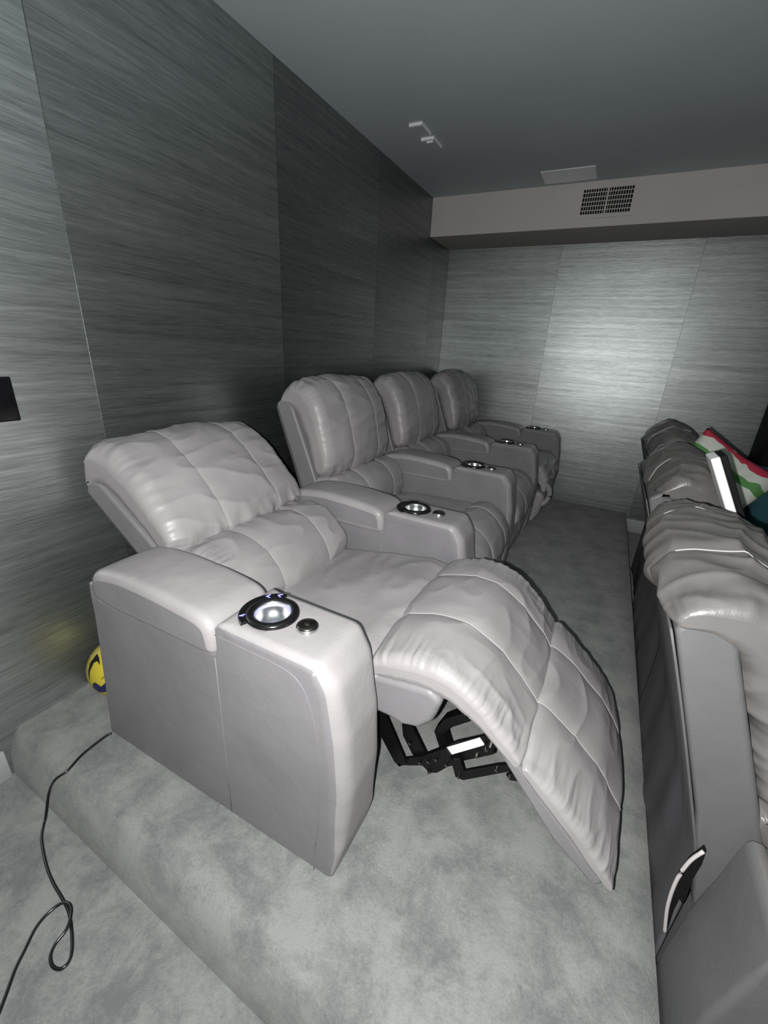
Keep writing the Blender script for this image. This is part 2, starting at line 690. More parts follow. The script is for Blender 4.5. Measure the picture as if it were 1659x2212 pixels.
def cup_parts(parent, yc, lit):
    cx = 0.868
    top = 0.606
    loc = (cx - CX, yc - CY, top)
    rim = cached('rim', lambda: lathe_mesh('cup_rim', [(0.0385, -0.004), (0.040, 0.004), (0.044, 0.0075), (0.050, 0.008), (0.0555, 0.006), (0.0575, 0.001), (0.0575, -0.004)], 48))
    link('cup_rim', rim, M_BLACK, parent, loc)
    cup = cached('cup', lambda: lathe_mesh('cup_liner', [(0.0, -0.0330), (0.016, -0.0325), (0.026, -0.0300), (0.0335, -0.0235), (0.0375, -0.010), (0.0380, 0.0), (0.0392, 0.0045), (0.0402, 0.0045),
                                                       (0.0395, -0.001), (0.0388, -0.012), (0.034, -0.030), (0.026, -0.035), (0.0, -0.036)], 48))
    link('cup_liner', cup, M_STEEL, parent, loc)

    def crescent():
        prof = [(0.050, -0.003), (0.050, 0.0056), (0.0700, 0.0056), (0.0715, 0.004), (0.0715, -0.003), (0.050, -0.003)]
        me = lathe_mesh('c', prof, 26, math.radians(104), math.radians(248))
        bm = bmesh.new(); bm.from_mesh(me)
        bmesh.ops.holes_fill(bm, edges=[e for e in bm.edges if len(e.link_faces) == 1])
        bmesh.ops.recalc_face_normals(bm, faces=bm.faces[:])
        bm.to_mesh(me); bm.free()
        for p in me.polygons:
            p.use_smooth = False
        return me
    link('control_panel', cached('crescent', crescent), M_BLACK, parent, loc)

    def icon(kind):
        V, F = [], []

        def poly(pts):
            b = len(V)
            V.extend([(x, y, 0.0) for x, y in pts]); V.extend([(x, y, 0.0006) for x, y in pts])
            n = len(pts)
            F.append(tuple(range(b, b + n))[::-1]); F.append(tuple(range(b + n, b + 2 * n)))
            for i in range(n):
                F.append((b + i, b + (i + 1) % n, b + n + (i + 1) % n, b + n + i))
        if kind == 'seat':
            poly([(-.004, .0045), (-.0022, .005), (0.0, -.001), (-.0015, -.0022)])
            poly([(-.001, -.002), (-.0005, .0), (.0035, .0), (.0035, -.002)])
            poly([(.0035, .0), (.0062, .0028), (.0068, .0016), (.0042, -.0018)])
            poly([(-.001, -.003), (.0028, -.003), (.0022, -.0045), (-.0006, -.0045)])
        else:
            poly([(-.0055, .0), (-.001, .0016), (-.001, -.0016)])
            poly([(-.001, .0022), (.002, .0022), (.002, .0008), (-.001, .0008)])
            poly([(.002, .0026), (.006, .0034), (.006, .0018), (.0035, .001)])
            poly([(-.001, -.0008), (.003, -.0008), (.003, -.002), (-.001, -.002)])
        me = mesh_from('i', V, F, False)
        return me
    for k, (ang, kd, mt) in enumerate([(116, 'seat', M_BLUE), (140, 'seat', M_BLUE), (226, 'lamp', M_BLUE)] if lit else []):
        a = math.radians(ang)
        o = link('control_symbol', cached('icon' + kd, lambda: icon(kd)), mt, parent,
                 (loc[0] + 0.0632 * math.cos(a), loc[1] + 0.0632 * math.sin(a), top + 0.0057), (0, 0, a + PI))
        o.scale = (1.15, 1.15, 1)
        o['label'] = 'glowing blue control symbol'
    if lit:
        lr = link('light_ring', lathe_mesh('lr', [(0.0362, -0.006), (0.0375, -0.0045), (0.0382, 0.0015), (0.0370, 0.0015), (0.0360, -0.004)], 40), M_GLOW, parent, loc)
        lr['label'] = 'pale blue lit ring inside the cup holder'
    bl = (0.959 - CX, yc + 0.001 - CY, top)
    btn = cached('btn', lambda: lathe_mesh('button', [(0.0, 0.0085), (0.004, 0.0085), (0.0055, 0.0068), (0.0075, 0.0066), (0.019, 0.0066), (0.0210, 0.0055), (0.0215, 0.0), (0.0215, -0.004)], 40))
    link('arm_button', btn, M_DKSTEEL, parent, bl)
    ring = cached('btnring', lambda: lathe_mesh('button_ring', [(0.0213, -0.003), (0.0213, 0.0030), (0.0228, 0.0032), (0.0236, 0.0015), (0.0236, -0.003)], 40))
    link('button_ring', ring, M_STEEL, parent, bl)


def arm(parent, y0, lit=False, front=False):
    y1 = y0 + 0.170
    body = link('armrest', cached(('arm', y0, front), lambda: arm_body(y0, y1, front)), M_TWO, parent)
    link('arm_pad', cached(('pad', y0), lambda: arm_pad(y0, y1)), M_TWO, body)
    # top leather panel seam: runs along the outer face below the edge and down the front
    def seam():
        paths = []
        for y, s in ((y0 - 0.0002, 1), (y1 + 0.0002, -1)):
            path = [(0.80, 0.584), (0.90, 0.582), (0.98, 0.578), (1.018, 0.562), (1.042, 0.52), (1.058, 0.44), (1.066, 0.32), (1.062, 0.20), (1.052, 0.10), (1.046, 0.012)]
            pp = smooth_path([(x - 0.016, y, z - 0.012) for x, z in path], 60)
            paths.append(pp)
            paths.append([(0.776, y, 0.51), (0.774, y, 0.35), (0.772, y, 0.18), (0.770, y, 0.01)])
        return [local(tube_mesh('seam', [q], 0.0010, 5)) for q in paths]
    for q in cached(('armseam', y0), seam):
        link('seam', q, M_LEATHER_SHADED, body)
    cup_parts(body, (y0 + y1) / 2, lit)
    return body


# ---- back
PILLOW = [(0.150, 0.900), (0.160, 0.955), (0.195, 1.000), (0.245, 1.015), (0.300, 0.998), (0.350, 0.950), (0.388, 0.870), (0.412, 0.770), (0.425, 0.690),
          (0.418, 0.640), (0.392, 0.608), (0.350, 0.600), (0.315, 0.640), (0.260, 0.780), (0.200, 0.890)]
PILLOW_SLACK = [(0.132, 0.892), (0.122, 0.930), (0.145, 0.962), (0.200, 0.984), (0.262, 0.980), (0.330, 0.955), (0.385, 0.900), (0.418, 0.800), (0.430, 0.700),
                (0.420, 0.640), (0.392, 0.608), (0.350, 0.600), (0.315, 0.640), (0.262, 0.780), (0.205, 0.885)]
LUMBAR = [(0.330, 0.600), (0.375, 0.612), (0.430, 0.610), (0.485, 0.585), (0.520, 0.535), (0.530, 0.475), (0.515, 0.415), (0.470, 0.395), (0.400, 0.420), (0.350, 0.500)]
FRAME = [(0.138, 0.905, .01), (0.175, 0.935, .01), (0.225, 0.90, .01), (0.400, 0.45, .01), (0.350, 0.30, .02), (0.318, 0.32, .02), (0.262, 0.55, .1)]


def rot_about(cx, cz, deg, dx, dz):
    a = math.radians(deg)
    c, s = math.cos(a), math.sin(a)

    def f(v):
        x, z = v.x - cx, v.z - cz
        return Vector((cx + x * c - z * s + dx, v.y, cz + x * s + z * c + dz))
    return f


RECLINE = rot_about(0.40, 0.61, 33, 0.035, -0.022)


def build_back(parent, reclined, seed=0.0, key='up', wr=1.0):
    rt = RECLINE if reclined else None

    def frame():
        me = slab('b', fillet_poly(FRAME, 120), Y0 + 0.004, Y1 - 0.004, lambda p: 0.010, 4, None, 3)
        if rt:
            for v in me.vertices:
                v.co = rt(v.co)
        return local(me)
    link('back_frame', cached(('bf', reclined), frame), M_LEATHER_SHADED, parent)

    front = key[0] == 'f'

    def shell():
        if front:
            # slack dark cloth hanging from the frame down to the floor
            line = smooth_path([(0.133, 0, 0.898), (0.187, 0, 0.75), (0.256, 0, 0.548), (0.290, 0, 0.44), (0.298, 0, 0.36), (0.300, 0, 0.17), (0.302, 0, 0.02)], 40)
            rings = []
            n_ = 44
            for k in range(n_ + 1):
                yf = k / n_
                ring = []
                for side in (0, 1):
                    for i, q in enumerate(line if side == 0 else line[::-1]):
                        f = (i if side == 0 else len(line) - 1 - i) / (len(line) - 1)
                        wid = (Y1 - Y0 - 0.010) + (P_ - (Y1 - Y0)) * min(1, max(0, (0.62 - q.z) / 0.16))
                        y = Y0 + 0.004 + wid * yf
                        d = 0.012 * min(1, yf * 8) * f ** 0.7 * (noise.noise(Vector((y * 9 + seed, f * 2.2, seed))) - 0.25)
                        ring.append(Vector((q.x + d + (0.0 if side == 0 else 0.004), y, q.z)))
                rings.append(ring)
            V, F = skin_rings(rings)
            me = mesh_from('r', V, F)
            fix_normals(me)
            return local(me)
        pr = fillet_poly([(0.131, 0.895, .003), (0.138, 0.897, 0), (0.256, 0.548, 0), (0.312, 0.325, .002), (0.305, 0.322, .002), (0.249, 0.546, 0)], 90)
        me = slab('r', pr, Y0 + 0.012, Y1 - 0.012, lambda p: 0.001, 2, lambda v, k: 0.002 * noise.noise(Vector((v.y * 8, v.z * 10, 3))), 14)
        if rt:
            for v in me.vertices:
                v.co = rt(v.co)
        return local(me)
    link('rear_panel', cached(('shell', reclined, key if front else ''), shell), M_LEATHER_BACK, parent)

    def pil():
        ribs = (lambda p, y, t: 0.0075 * (ridged(Vector((y * 13 + p.x * 5 + seed, p.x * 5, p.y * 5)), 1.0) - 0.45) * (1 - 0.9 * math.exp(-(min(abs(y - q) for q in SEAMS) / 0.022) ** 2))) if front else None
        me, ln = cushion('p', PILLOW_SLACK if key == 'f1' else PILLOW, Y0, Y1, extra=ribs, R=0.052, crown=0.026, seams=SEAMS, gather=0.0060, wrinkle=0.0040 * wr,
                         creases=((0.40, 0.612), (0.25, 1.015)), seed=seed, rot=rt, n_s=230 if reclined or front else 170, n_y=110 if reclined or front else 76,
                         front=lambda p: p.y > 0.615 and p.x > 0.145 and not (p.x < 0.30 and p.y < 0.88 and p.x > 0.17) and not (p.x < .33 and p.y < .76))
        return local(me), [local(tube_mesh('s', [q], 0.0014, 5)) for q in ln]
    me, ml = cached(('pillow', reclined, key), pil)
    p = link('back_cushion', me, M_LEATHER, parent)
    for q in ml:
        link('seam', q, M_SEAM, p)

    def lum():
        pts = LUMBAR
        r2 = None
        if reclined:
            pts = [(0.40, 0.575), (0.440, 0.590), (0.500, 0.600), (0.570, 0.580), (0.625, 0.535), (0.655, 0.475), (0.648, 0.420), (0.600, 0.395), (0.500, 0.400), (0.420, 0.48)]
        me, ln = cushion('l', pts, Y0 + 0.004, Y1 - 0.004, R=0.045, crown=0.016, seams=SEAMS, gather=0.0055, wrinkle=0.0035 * wr,
                         creases=((pts[1][0], pts[1][1]),), seed=seed + 5, n_s=170 if reclined else 110, n_y=110 if reclined else 64, rot=r2,
                         front=lambda p: (p.x > 0.40 + (0.03 if reclined else 0)) and p.y > 0.41)
        return local(me), [local(tube_mesh('s', [q], 0.0014, 5)) for q in ln]
    me, ml = cached(('lumbar', reclined, key), lum)
    p = link('lumbar_cushion', me, M_LEATHER, parent)
    for q in ml:
        link('seam', q, M_SEAM, p)


def seat_upright(parent, key='up', seed=0.0, sag=False):
    def seat():
        pts = [(0.44, 0.36), (0.46, 0.42), (0.60, 0.435), (0.80, 0.445), (0.90, 0.445), (0.93, 0.42), (0.93, 0.34), (0.90, 0.32), (0.60, 0.32), (0.46, 0.33)]
        me, ln = cushion('s', pts, Y0, Y1, R=0.03, crown=0.012, gather=0.002, wrinkle=0.003, seed=seed + 2, n_s=100, n_y=36)
        return local(me)
    link('seat_cushion', cached(('seat', 'up'), seat), M_LEATHER, parent)

    def leg():
        if sag:
            pts = [(0.90, 0.40), (0.90, 0.445), (0.95, 0.470), (1.02, 0.470), (1.08, 0.43), (1.115, 0.36), (1.12, 0.30), (1.10, 0.26), (1.07, 0.27), (1.05, 0.31), (1.02, 0.34), (0.96, 0.37)]
        else:
            pts = [(0.905, 0.37), (0.905, 0.43), (0.94, 0.465), (1.00, 0.470), (1.06, 0.445), (1.105, 0.390), (1.126, 0.330), (1.118, 0.285), (1.09, 0.268), (1.05, 0.28), (1.02, 0.31), (0.97, 0.35)]
        me, ln = cushion('f', pts, Y0 + 0.003, Y1 - 0.003, R=0.045, crown=0.018, seams=SEAMS, gather=0.005 * (2 if sag else 1), wrinkle=0.003 * (3 if sag else 1), seed=seed + 9,
                         n_s=120, n_y=56, front=lambda p: p.x > 0.925 and (p.x > 1.07 or p.y > 0.4))
        return local(me), [local(tube_mesh('s', [q], 0.0014, 5)) for q in ln]
    me, ml = cached(('leg', sag), leg)
    p = link('footrest_cushion', me, M_LEATHER, parent)
    for q in ml:
        link('seam', q, M_SEAM, p)

    def kick():
        pts = [(1.020, 0.262), (1.060, 0.274), (1.096, 0.255), (1.106, 0.200), (1.096, 0.130), (1.072, 0.070), (1.046, 0.036), (1.022, 0.050), (1.016, 0.150)]
        me, ln = cushion('k', pts, Y0 + 0.004, Y1 - 0.004, R=0.03, crown=0.012, seams=SEAMS, gather=0.003, wrinkle=0.002, seed=41, n_s=80, n_y=40, front=lambda p: p.x > 1.05 and p.y < 0.262)
        return local(me), [local(tube_mesh('s', [q], 0.0014, 5)) for q in ln]
    me, ml = cached('kick', kick)
    p = link('footrest_front', me, M_LEATHER, parent)
    for q in ml:
        link('seam', q, M_SEAM, p)
    if sag:
        o = link('slack_fold', cached('fold', lambda: local(tube_mesh('fold', [smooth_path([(1.05, 0.70, 0.33), (1.085, 0.705, 0.335), (1.125, 0.715, 0.290), (1.130, 0.72, 0.235), (1.105, 0.715, 0.185), (1.06, 0.705, 0.165)], 40)], 0.019, 12))), M_LEATHER, parent)
        o['label'] = 'slack loop of leather hanging out of the footrest'
    rear = cached('rearpanel', lambda: local(slab('rp', fillet_poly([(0.315, 0.03, .005), (0.335, 0.03, .005), (0.375, 0.33, .005), (0.355, 0.33, .005)], 40), Y0, Y1, lambda p: 0.003, 2)))
    link('base_panel', rear, M_LEATHER_SHADED, parent)


def recliner_upright(loc, rz, label, group, arms=('far',), key='up', seed=0.0, sag=False, wr=1.0):
    t = empty('recliner', loc, rz)
    tag(t, label, 'recliner', group)
    front = key[0] == 'f'
    if 'near' in arms:
        arm(t, 0.50, front=front)
    if 'far' in arms:
        arm(t, 1.276, front=front)
    build_back(t, False, seed, key, wr)
    seat_upright(t, key, seed, sag)
    return t


# ------------------------------------------------------------------ the room
CZ = 2.1766
WY = 3.80
XR, YN = 4.6, -2.2
FL = -0.15
EX, EY = 1.746, 0.335


def struct(o, label=None):
    o['kind'] = 'structure'
    if label:
        o['label'] = label
    return o


struct(box('floor', 0, XR, YN, WY, FL - 0.05, FL, M_CARPET), 'grey carpeted lower floor around the riser')
# riser: carpet wrapped over a rounded edge


def riser():
    """platform: vertical towards the front row, a soft carpeted slope down to the near floor"""
    def sst(t):
        return t * t * (3 - 2 * t)
    xs = [0.0 + EX * i / 24 for i in range(25)]
    ts = [k / 12 for k in range(13)]
    V, F = [], []
    cols = len(ts) + 2
    for x in xs:
        yb = 0.330 - 0.035 * x
        xe = x
        V.append((xe, yb, FL - 0.01))
        for t in ts:
            a_ = t * PI / 2
            V.append((xe, yb + 0.012 * t + 0.045 * (1 - math.cos(a_)), FL + 0.004 - (FL + 0.004) * math.sin(a_)))
        V.append((xe, WY, 0.0))
    for i in range(len(xs) - 1):
        for j in range(cols - 1):
            a = i * cols + j
            F.append((a, a + cols, a + cols + 1, a + 1))
    # side towards the front row
    k = (len(xs) - 1) * cols
    b = len(V)
    V.append((EX, WY, FL - 0.01))
    F.append(tuple([k + j for j in range(cols)] + [b]))
    me = mesh_from('riser', V, F)
    fix_normals(me)
    me.polygons[len(me.polygons) - 1].use_smooth = False
    return me


struct(link('floor_riser', riser(), M_CARPET), 'grey carpeted raised platform under the row of recliners')
struct(box('ceiling', -0.1, XR, YN, WY + 0.1, CZ, CZ + 0.1, M_CEIL), 'dark blue grey painted ceiling')

wl = struct(box('wall_left', -0.1, -0.002, YN, WY + 0.1, FL - 0.05, CZ, M_WALL), 'wall behind the recliners papered in grasscloth, its strips toned darker away from the torch')
wb = struct(box('wall_back', -0.002, XR, WY + 0.002, WY + 0.1, FL - 0.05, CZ, M_WALL), 'far wall papered in pale silvery grasscloth')
struct(box('wall_right', XR, XR + 0.1, YN, WY + 0.1, FL - 0.05, CZ, M_WALL))
struct(box('wall_front', -0.1, XR + 0.1, YN - 0.1, YN, FL - 0.05, CZ, M_WALL))
for wobj in (wl, wb):
    wobj.color = (0.5, 0.5, 0, 1)
rnd = random.Random(4)
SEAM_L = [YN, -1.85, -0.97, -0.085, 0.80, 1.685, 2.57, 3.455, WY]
tones_l = [1.2, 1.2, 1.4, 1.65, 1.15, 0.84, 0.72, 0.66]  # strip tones, also graded from bright near to dark far as painted torch falloff
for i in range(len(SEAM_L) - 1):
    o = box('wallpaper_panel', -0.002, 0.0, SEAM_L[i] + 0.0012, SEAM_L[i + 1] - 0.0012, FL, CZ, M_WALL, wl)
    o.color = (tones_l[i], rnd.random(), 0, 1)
SEAM_B = [0.0, 0.882, 1.775, 2.668, 3.56, XR]
tones_b = [0.92, 1.02, 0.93, 0.95, 1.0]
for i in range(len(SEAM_B) - 1):
    o = box('wallpaper_panel', SEAM_B[i] + 0.0012, SEAM_B[i + 1] - 0.0012, WY, WY + 0.002, FL, CZ - 0.1, M_WALL, wb)
    o.color = (tones_b[i], rnd.random(), 0, 1)

# soffit along the far wall
SY, SZ = 3.366, 1.934
struct(box('trim_1', 0.0, XR, SY, WY, SZ, CZ, M_SOFFIT, None, 0.002, 1), 'boxed soffit across the top of the far wall')
# baseboards (one piece stops at the riser, the other starts beside it)
struct(box('baseboard_left', 0.0, 0.014, YN, EY - 0.012, FL, FL + 0.106, M_TRIM, None, 0.003, 2), 'pale baseboard ending against the riser')
struct(box('baseboard_back', EX + 0.004, XR, WY - 0.014, WY, FL, FL + 0.106, M_TRIM, None, 0.003, 2), 'pale baseboard on the far wall below the riser')


# ------------------------------------------------------------------ the reclined chair
ch = empty('recliner', (CX, CY, 0))
tag(ch, 'nearest grey leather recliner, laid back with its footrest raised', 'recliner', 'recliners in the back row')
arm(ch, 0.50, lit=True)
arm(ch, 1.276)
build_back(ch, True, 1.3, 'rec', 1.3)


def rec_seat():
    pts = [(0.52, 0.39), (0.54, 0.425), (0.62, 0.435), (0.74, 0.450), (0.88, 0.475), (1.00, 0.492), (1.055, 0.488), (1.09, 0.465), (1.10, 0.42), (1.06, 0.385), (0.90, 0.36), (0.60, 0.35)]
    me, _ = cushion('s', pts, Y0 + 0.002, Y1 - 0.002, R=0.035, crown=0.014, gather=0.0025, wrinkle=0.005, seed=11, n_s=120, n_y=60)
    return local(me)


link('seat_cushion', rec_seat(), M_LEATHER, ch)


def rec_leg():
    pts = [(1.040, 0.440), (1.042, 0.484), (1.075, 0.512), (1.140, 0.534), (1.220, 0.538), (1.290, 0.512), (1.350, 0.462), (1.395, 0.415), (1.424, 0.378),
           (1.410, 0.352), (1.360, 0.375), (1.290, 0.425), (1.200, 0.452), (1.110, 0.440)]
    me, ln = cushion('k', pts, Y0 + 0.006, Y1 - 0.002, R=0.030, crown=0.016, seams=SEAMS, gather=0.0065, wrinkle=0.0032, seed=21, n_s=260, n_y=110,
                     front=lambda p: p.y > 0.36 and (p.x < 1.05 or p.y > 0.70 - 0.235 * 1 or p.x > 1.35 or p.y > 0.46) and not (p.x < 1.43 and p.y < 0.455 - (p.x - 1.2) * 0.36 + 0.004),
                     extra=lambda p, y, t: 0.004 * ridged(Vector((p.x * 6, y * 16, p.y * 4 + 3)), 1.0) * min(1, max(0, (p.x - 1.12) / 0.1)) * (0.25 + t * t) - 0.002)
    return local(me), [local(tube_mesh('s', [q], 0.0015, 5)) for q in ln]


me, ml = rec_leg()
p_ = link('knee_cushion', me, M_LEATHER, ch)
for q in ml:
    link('seam', q, M_SEAM, p_)


def rec_foot():
    pts = [(1.405, 0.362), (1.422, 0.384), (1.455, 0.368), (1.510, 0.325), (1.570, 0.268), (1.615, 0.210), (1.640, 0.165), (1.628, 0.148), (1.590, 0.165), (1.520, 0.230), (1.450, 0.300)]
    me, ln = cushion('k', pts, Y0 + 0.006, Y1 - 0.002, R=0.026, crown=0.022, seams=SEAMS, gather=0.0036, wrinkle=0.0034, seed=33, n_s=220, n_y=100,
                     front=lambda p: (p.y - 0.384) > -1.02 * (p.x - 1.405) and p.x > 1.41)
    return local(me), [local(tube_mesh('s', [q], 0.0015, 5)) for q in ln]


me, ml = rec_foot()
p_ = link('footrest_cushion', me, M_LEATHER, ch)
for q in ml:
    link('seam', q, M_SEAM, p_)
bd = slab('b', fillet_poly([(1.348, 0.400, .012), (1.372, 0.408, .012), (1.612, 0.160, .010), (1.598, 0.136, .012), (1.50, 0.215, .05)], 90), Y0 + 0.012, Y1 - 0.010, lambda p: 0.008, 4,
          lambda v, k: 0.0015 * noise.noise(v * 14), 10)
link('footrest_board', local(bd), M_LEATHER_SHADED, ch)


def front_box():
    # the upholstered front of the seat box, its leather hanging slack at the bottom
    prof = fillet_poly([(0.95, 0.44, .01), (1.205, 0.470, .02), (1.235, 0.455, .02), (1.215, 0.385, .02), (1.190, 0.350, .015), (1.150, 0.345, .02), (1.06, 0.352, .02), (0.95, 0.340, .01)], 120)
    return local(slab('f', prof, Y0 + 0.004, Y1 - 0.006, lambda p: 0.014, 5,
                      lambda v, k: 0.010 * (ridged(Vector((v.x * 8, v.y * 9, v.z * 14)), 1.0) - 0.5) * (0.4 if v.z > 0.42 else 1.0), 30))


link('seat_front', front_box(), M_LEATHER_SHADED, ch)
link('base_panel', CACHE.get('rearpanel') or cached('rearpanel', lambda: local(slab('rp', fillet_poly([(0.315, 0.03, .005), (0.335, 0.03, .005), (0.375, 0.33, .005), (0.355, 0.33, .005)], 40), Y0, Y1, lambda p: 0.003, 2))), M_LEATHER_SHADED, ch)


# mechanism: flat steel links, pivots
def bar(pts, y, wd, th, ends=True):
    """flat bar through (x, z) points, wd wide, th thick, centred at y"""
    P = [Vector(q) for q in pts]
    L_, R_ = [], []
    for i, q in enumerate(P):
        d = (P[min(i + 1, len(P) - 1)] - P[max(i - 1, 0)]).normalized()
        n_ = Vector((-d.y, d.x))
        e = d * (wd * 0.45) * (-1 if i == 0 else (1 if i == len(P) - 1 else 0))
        wv = wd * (0.36 if i in (0, len(P) - 1) else 0.5)
        if i == 0:
            L_ += [q + e + n_ * wd * 0.25, q + n_ * wd * 0.5]; R_ += [q + e - n_ * wd * 0.25, q - n_ * wd * 0.5]
        elif i == len(P) - 1:
            L_ += [q + n_ * wd * 0.5, q + e + n_ * wd * 0.25]; R_ += [q - n_ * wd * 0.5, q + e - n_ * wd * 0.25]
        else:
            L_ += [q + n_ * wd * 0.5]; R_ += [q - n_ * wd * 0.5]
    ol = L_ + R_[::-1]
    V = [(q.x, y - th / 2, q.y) for q in ol] + [(q.x, y + th / 2, q.y) for q in ol]
    n = len(ol)
    F = [tuple(range(n)), tuple(range(n, 2 * n))[::-1]] + [(i, (i + 1) % n, n + (i + 1) % n, n + i) for i in range(n)]
    me = mesh_from('bar', V, F, False)
    fix_normals(me)
    return local(me)


def pivots(pts, y, r=0.006):
    V, F = [], []
    for (x, z) in pts:
        b = len(V)
        for yy in (y - 0.006, y + 0.006):
            for k in range(10):
                a = 2 * PI * k / 10
                V.append((x + r * math.cos(a), yy, z + r * math.sin(a)))
        F.append(tuple(range(b, b + 10))); F.append(tuple(range(b + 10, b + 20))[::-1])
        for k in range(10):
            F.append((b + k, b + (k + 1) % 10, b + 10 + (k + 1) % 10, b + 10 + k))
    me = mesh_from('piv', V, F, False)
    fix_normals(me)
    return local(me)


LINKS = [
    ([(1.102, .080), (1.165, .127), (1.231, .198), (1.247, .181), (1.256, .152), (1.243, .140), (1.217, .100), (1.197, .087), (1.174, .100), (1.116, .064)], 0.0),
    ([(1.000, .215), (1.030, .250), (1.056, .232), (1.134, .094), (1.112, .070), (1.096, .080), (1.043, .160)], -0.012),
    ([(1.081, .330), (1.130, .330), (1.125, .215), (1.179, .133), (1.160, .100), (1.140, .110), (1.107, .162)], 0.010),
    ([(1.163, .121), (1.251, .224), (1.330, .295), (1.346, .275), (1.348, .240), (1.261, .158), (1.252, .141), (1.210, .110)], 0.008),
    ([(1.250, .175), (1.272, .190), (1.286, .158), (1.357, .223), (1.387, .245), (1.395, .228), (1.288, .126), (1.268, .125)], -0.006),
    ([(1.386, .214), (1.393, .224), (1.470, .250), (1.470, .236), (1.396, .203)], -0.010),
    ([(1.322, .262), (1.345, .262), (1.395, .335), (1.375, .345)], 0.002),
    ([(0.70, .225), (0.70, .255), (1.02, .260), (1.03, .228)], 0.020),
]
RIVETS = [(1.112, .078), (1.169, .118), (1.192, .136), (1.212, .156), (1.240, .154), (1.197, .100), (1.276, .134), (1.312, .229), (1.331, .263), (1.136, .170), (1.394, .213), (1.362, .215), (1.033, .230)]
for side, yb in enumerate((0.80, 1.15)):
    sy = 1 if side == 0 else -1
    mech = None
    for ol, off in LINKS:
        o = link('footrest_linkage' if mech is None else 'steel_link', plate(ol, yb + off * sy), M_BLACKMETAL, mech or ch)
        mech = mech or o
    for q in RIVETS:
        link('rivet', pivots([q], yb - 0.009 * sy, 0.0042), M_DKSTEEL, mech)
    # cranked bracket that carries the knee cushion
    link('cranked_bracket', bar([(1.222, 0.140), (1.198, 0.195), (1.216, 0.238), (1.262, 0.285), (1.300, 0.330), (1.310, 0.400)], yb + 0.050 * sy, 0.026, 0.030), M_BLACKMETAL, mech)
o = link('label_sticker', plate([(1.232, .196), (1.309, .275), (1.324, .259), (1.248, .180)], 0.8037, 0.001), M_LABEL, ch)
o['label'] = 'blank white sticker on the steel link'
for x_, z_, r_ in ((1.160, 0.33, 0.009), (1.34, 0.30, 0.008), (0.75, 0.12, 0.012)):
    link('cross_bar', local(tube_mesh('cb', [[(x_, 0.76, z_), (x_, 1.19, z_)]], r_, 10)), M_BLACKMETAL, ch)
for y_ in (0.73, 1.21):
    link('base_rail', local(tube_mesh('br', [[(0.36, y_, 0.016), (1.03, y_, 0.016)]], 0.014, 8)), M_BLACKMETAL, ch)
link('drive_strut', local(tube_mesh('ds', [[(1.225, 1.02, 0.44), (1.115, 0.99, 0.10), (1.05, 0.98, 0.02)]], 0.011, 8)), M_BLACKMETAL, ch)

# ------------------------------------------------------------------ the other chairs of the back row
P = 0.776
recliner_upright((CX, CY + P, 0), 0, 'upright grey leather recliner directly behind the laid back one', 'recliners in the back row', key='a', seed=2.0)
recliner_upright((CX, CY + 2 * P, 0), 0, 'upright grey leather recliner third along the wall, between two upright ones', 'recliners in the back row', key='b', seed=7.0)
t4 = recliner_upright((CX + 0.06, CY + 3 * P + 0.004, 0), 0, 'farthest back row recliner, beside the pale far wall, footrest leather sagging in folds', 'recliners in the back row', key='c', seed=12.0, sag=True, wr=1.6)

# ------------------------------------------------------------------ front row, seen from behind
FX, FY, FZ = 1.45, 0.045, FL
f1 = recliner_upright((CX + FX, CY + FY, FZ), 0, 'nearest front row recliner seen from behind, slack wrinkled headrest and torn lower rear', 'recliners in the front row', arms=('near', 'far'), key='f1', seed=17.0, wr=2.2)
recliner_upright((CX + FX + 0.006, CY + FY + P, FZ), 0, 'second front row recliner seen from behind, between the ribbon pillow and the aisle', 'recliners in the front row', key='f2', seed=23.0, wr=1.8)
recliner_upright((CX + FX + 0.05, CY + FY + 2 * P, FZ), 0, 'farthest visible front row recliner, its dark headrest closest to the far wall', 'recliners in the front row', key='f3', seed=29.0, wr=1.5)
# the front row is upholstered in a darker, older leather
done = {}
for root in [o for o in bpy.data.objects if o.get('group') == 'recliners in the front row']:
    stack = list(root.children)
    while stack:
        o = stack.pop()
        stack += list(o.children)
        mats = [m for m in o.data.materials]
        if M_LEATHER in mats or M_LEATHER_SHADED in mats:
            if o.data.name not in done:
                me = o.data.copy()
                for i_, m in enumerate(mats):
                    me.materials[i_] = {M_LEATHER: M_OLD, M_LEATHER_SHADED: M_OLD_SHADED}.get(m, m)
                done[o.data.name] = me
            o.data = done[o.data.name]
# the torn edge of the rear cloth at the bottom of the nearest one
fr = link('frayed_edge', local(tube_mesh('fe', [smooth_path([(0.284, 0.657, 0.498), (0.272, 0.655, 0.462), (0.266, 0.652, 0.405), (0.270, 0.650, 0.335), (0.283, 0.648, 0.262)], 30)], 0.0034, 6)), M_SEAM, f1)
fr['label'] = 'pale frayed edge of the torn rear cloth'
tr = link('tear_dark_plate', plate([(0.286, 0.500), (0.275, 0.460), (0.270, 0.405), (0.273, 0.335), (0.286, 0.265), (0.294, 0.240), (0.288, 0.308), (0.288, 0.345), (0.296, 0.334), (0.296, 0.365), (0.292, 0.410), (0.294, 0.455), (0.291, 0.492)], 0.668, 0.004), M_MATTBLACK, f1)  # black plate stands in for the dark interior behind the tear
tr['label'] = 'ragged black plate for the dark inside where the rear cloth is torn'

# ------------------------------------------------------------------ ceiling and wall fittings
pn = box('ceiling_panel', 0.779, 1.080, 3.125, 3.325, CZ - 0.004, CZ, M_WHITE, None, 0.001, 1)
tag(pn, 'flat white rectangular panel on the ceiling next to the soffit', 'ceiling panel')


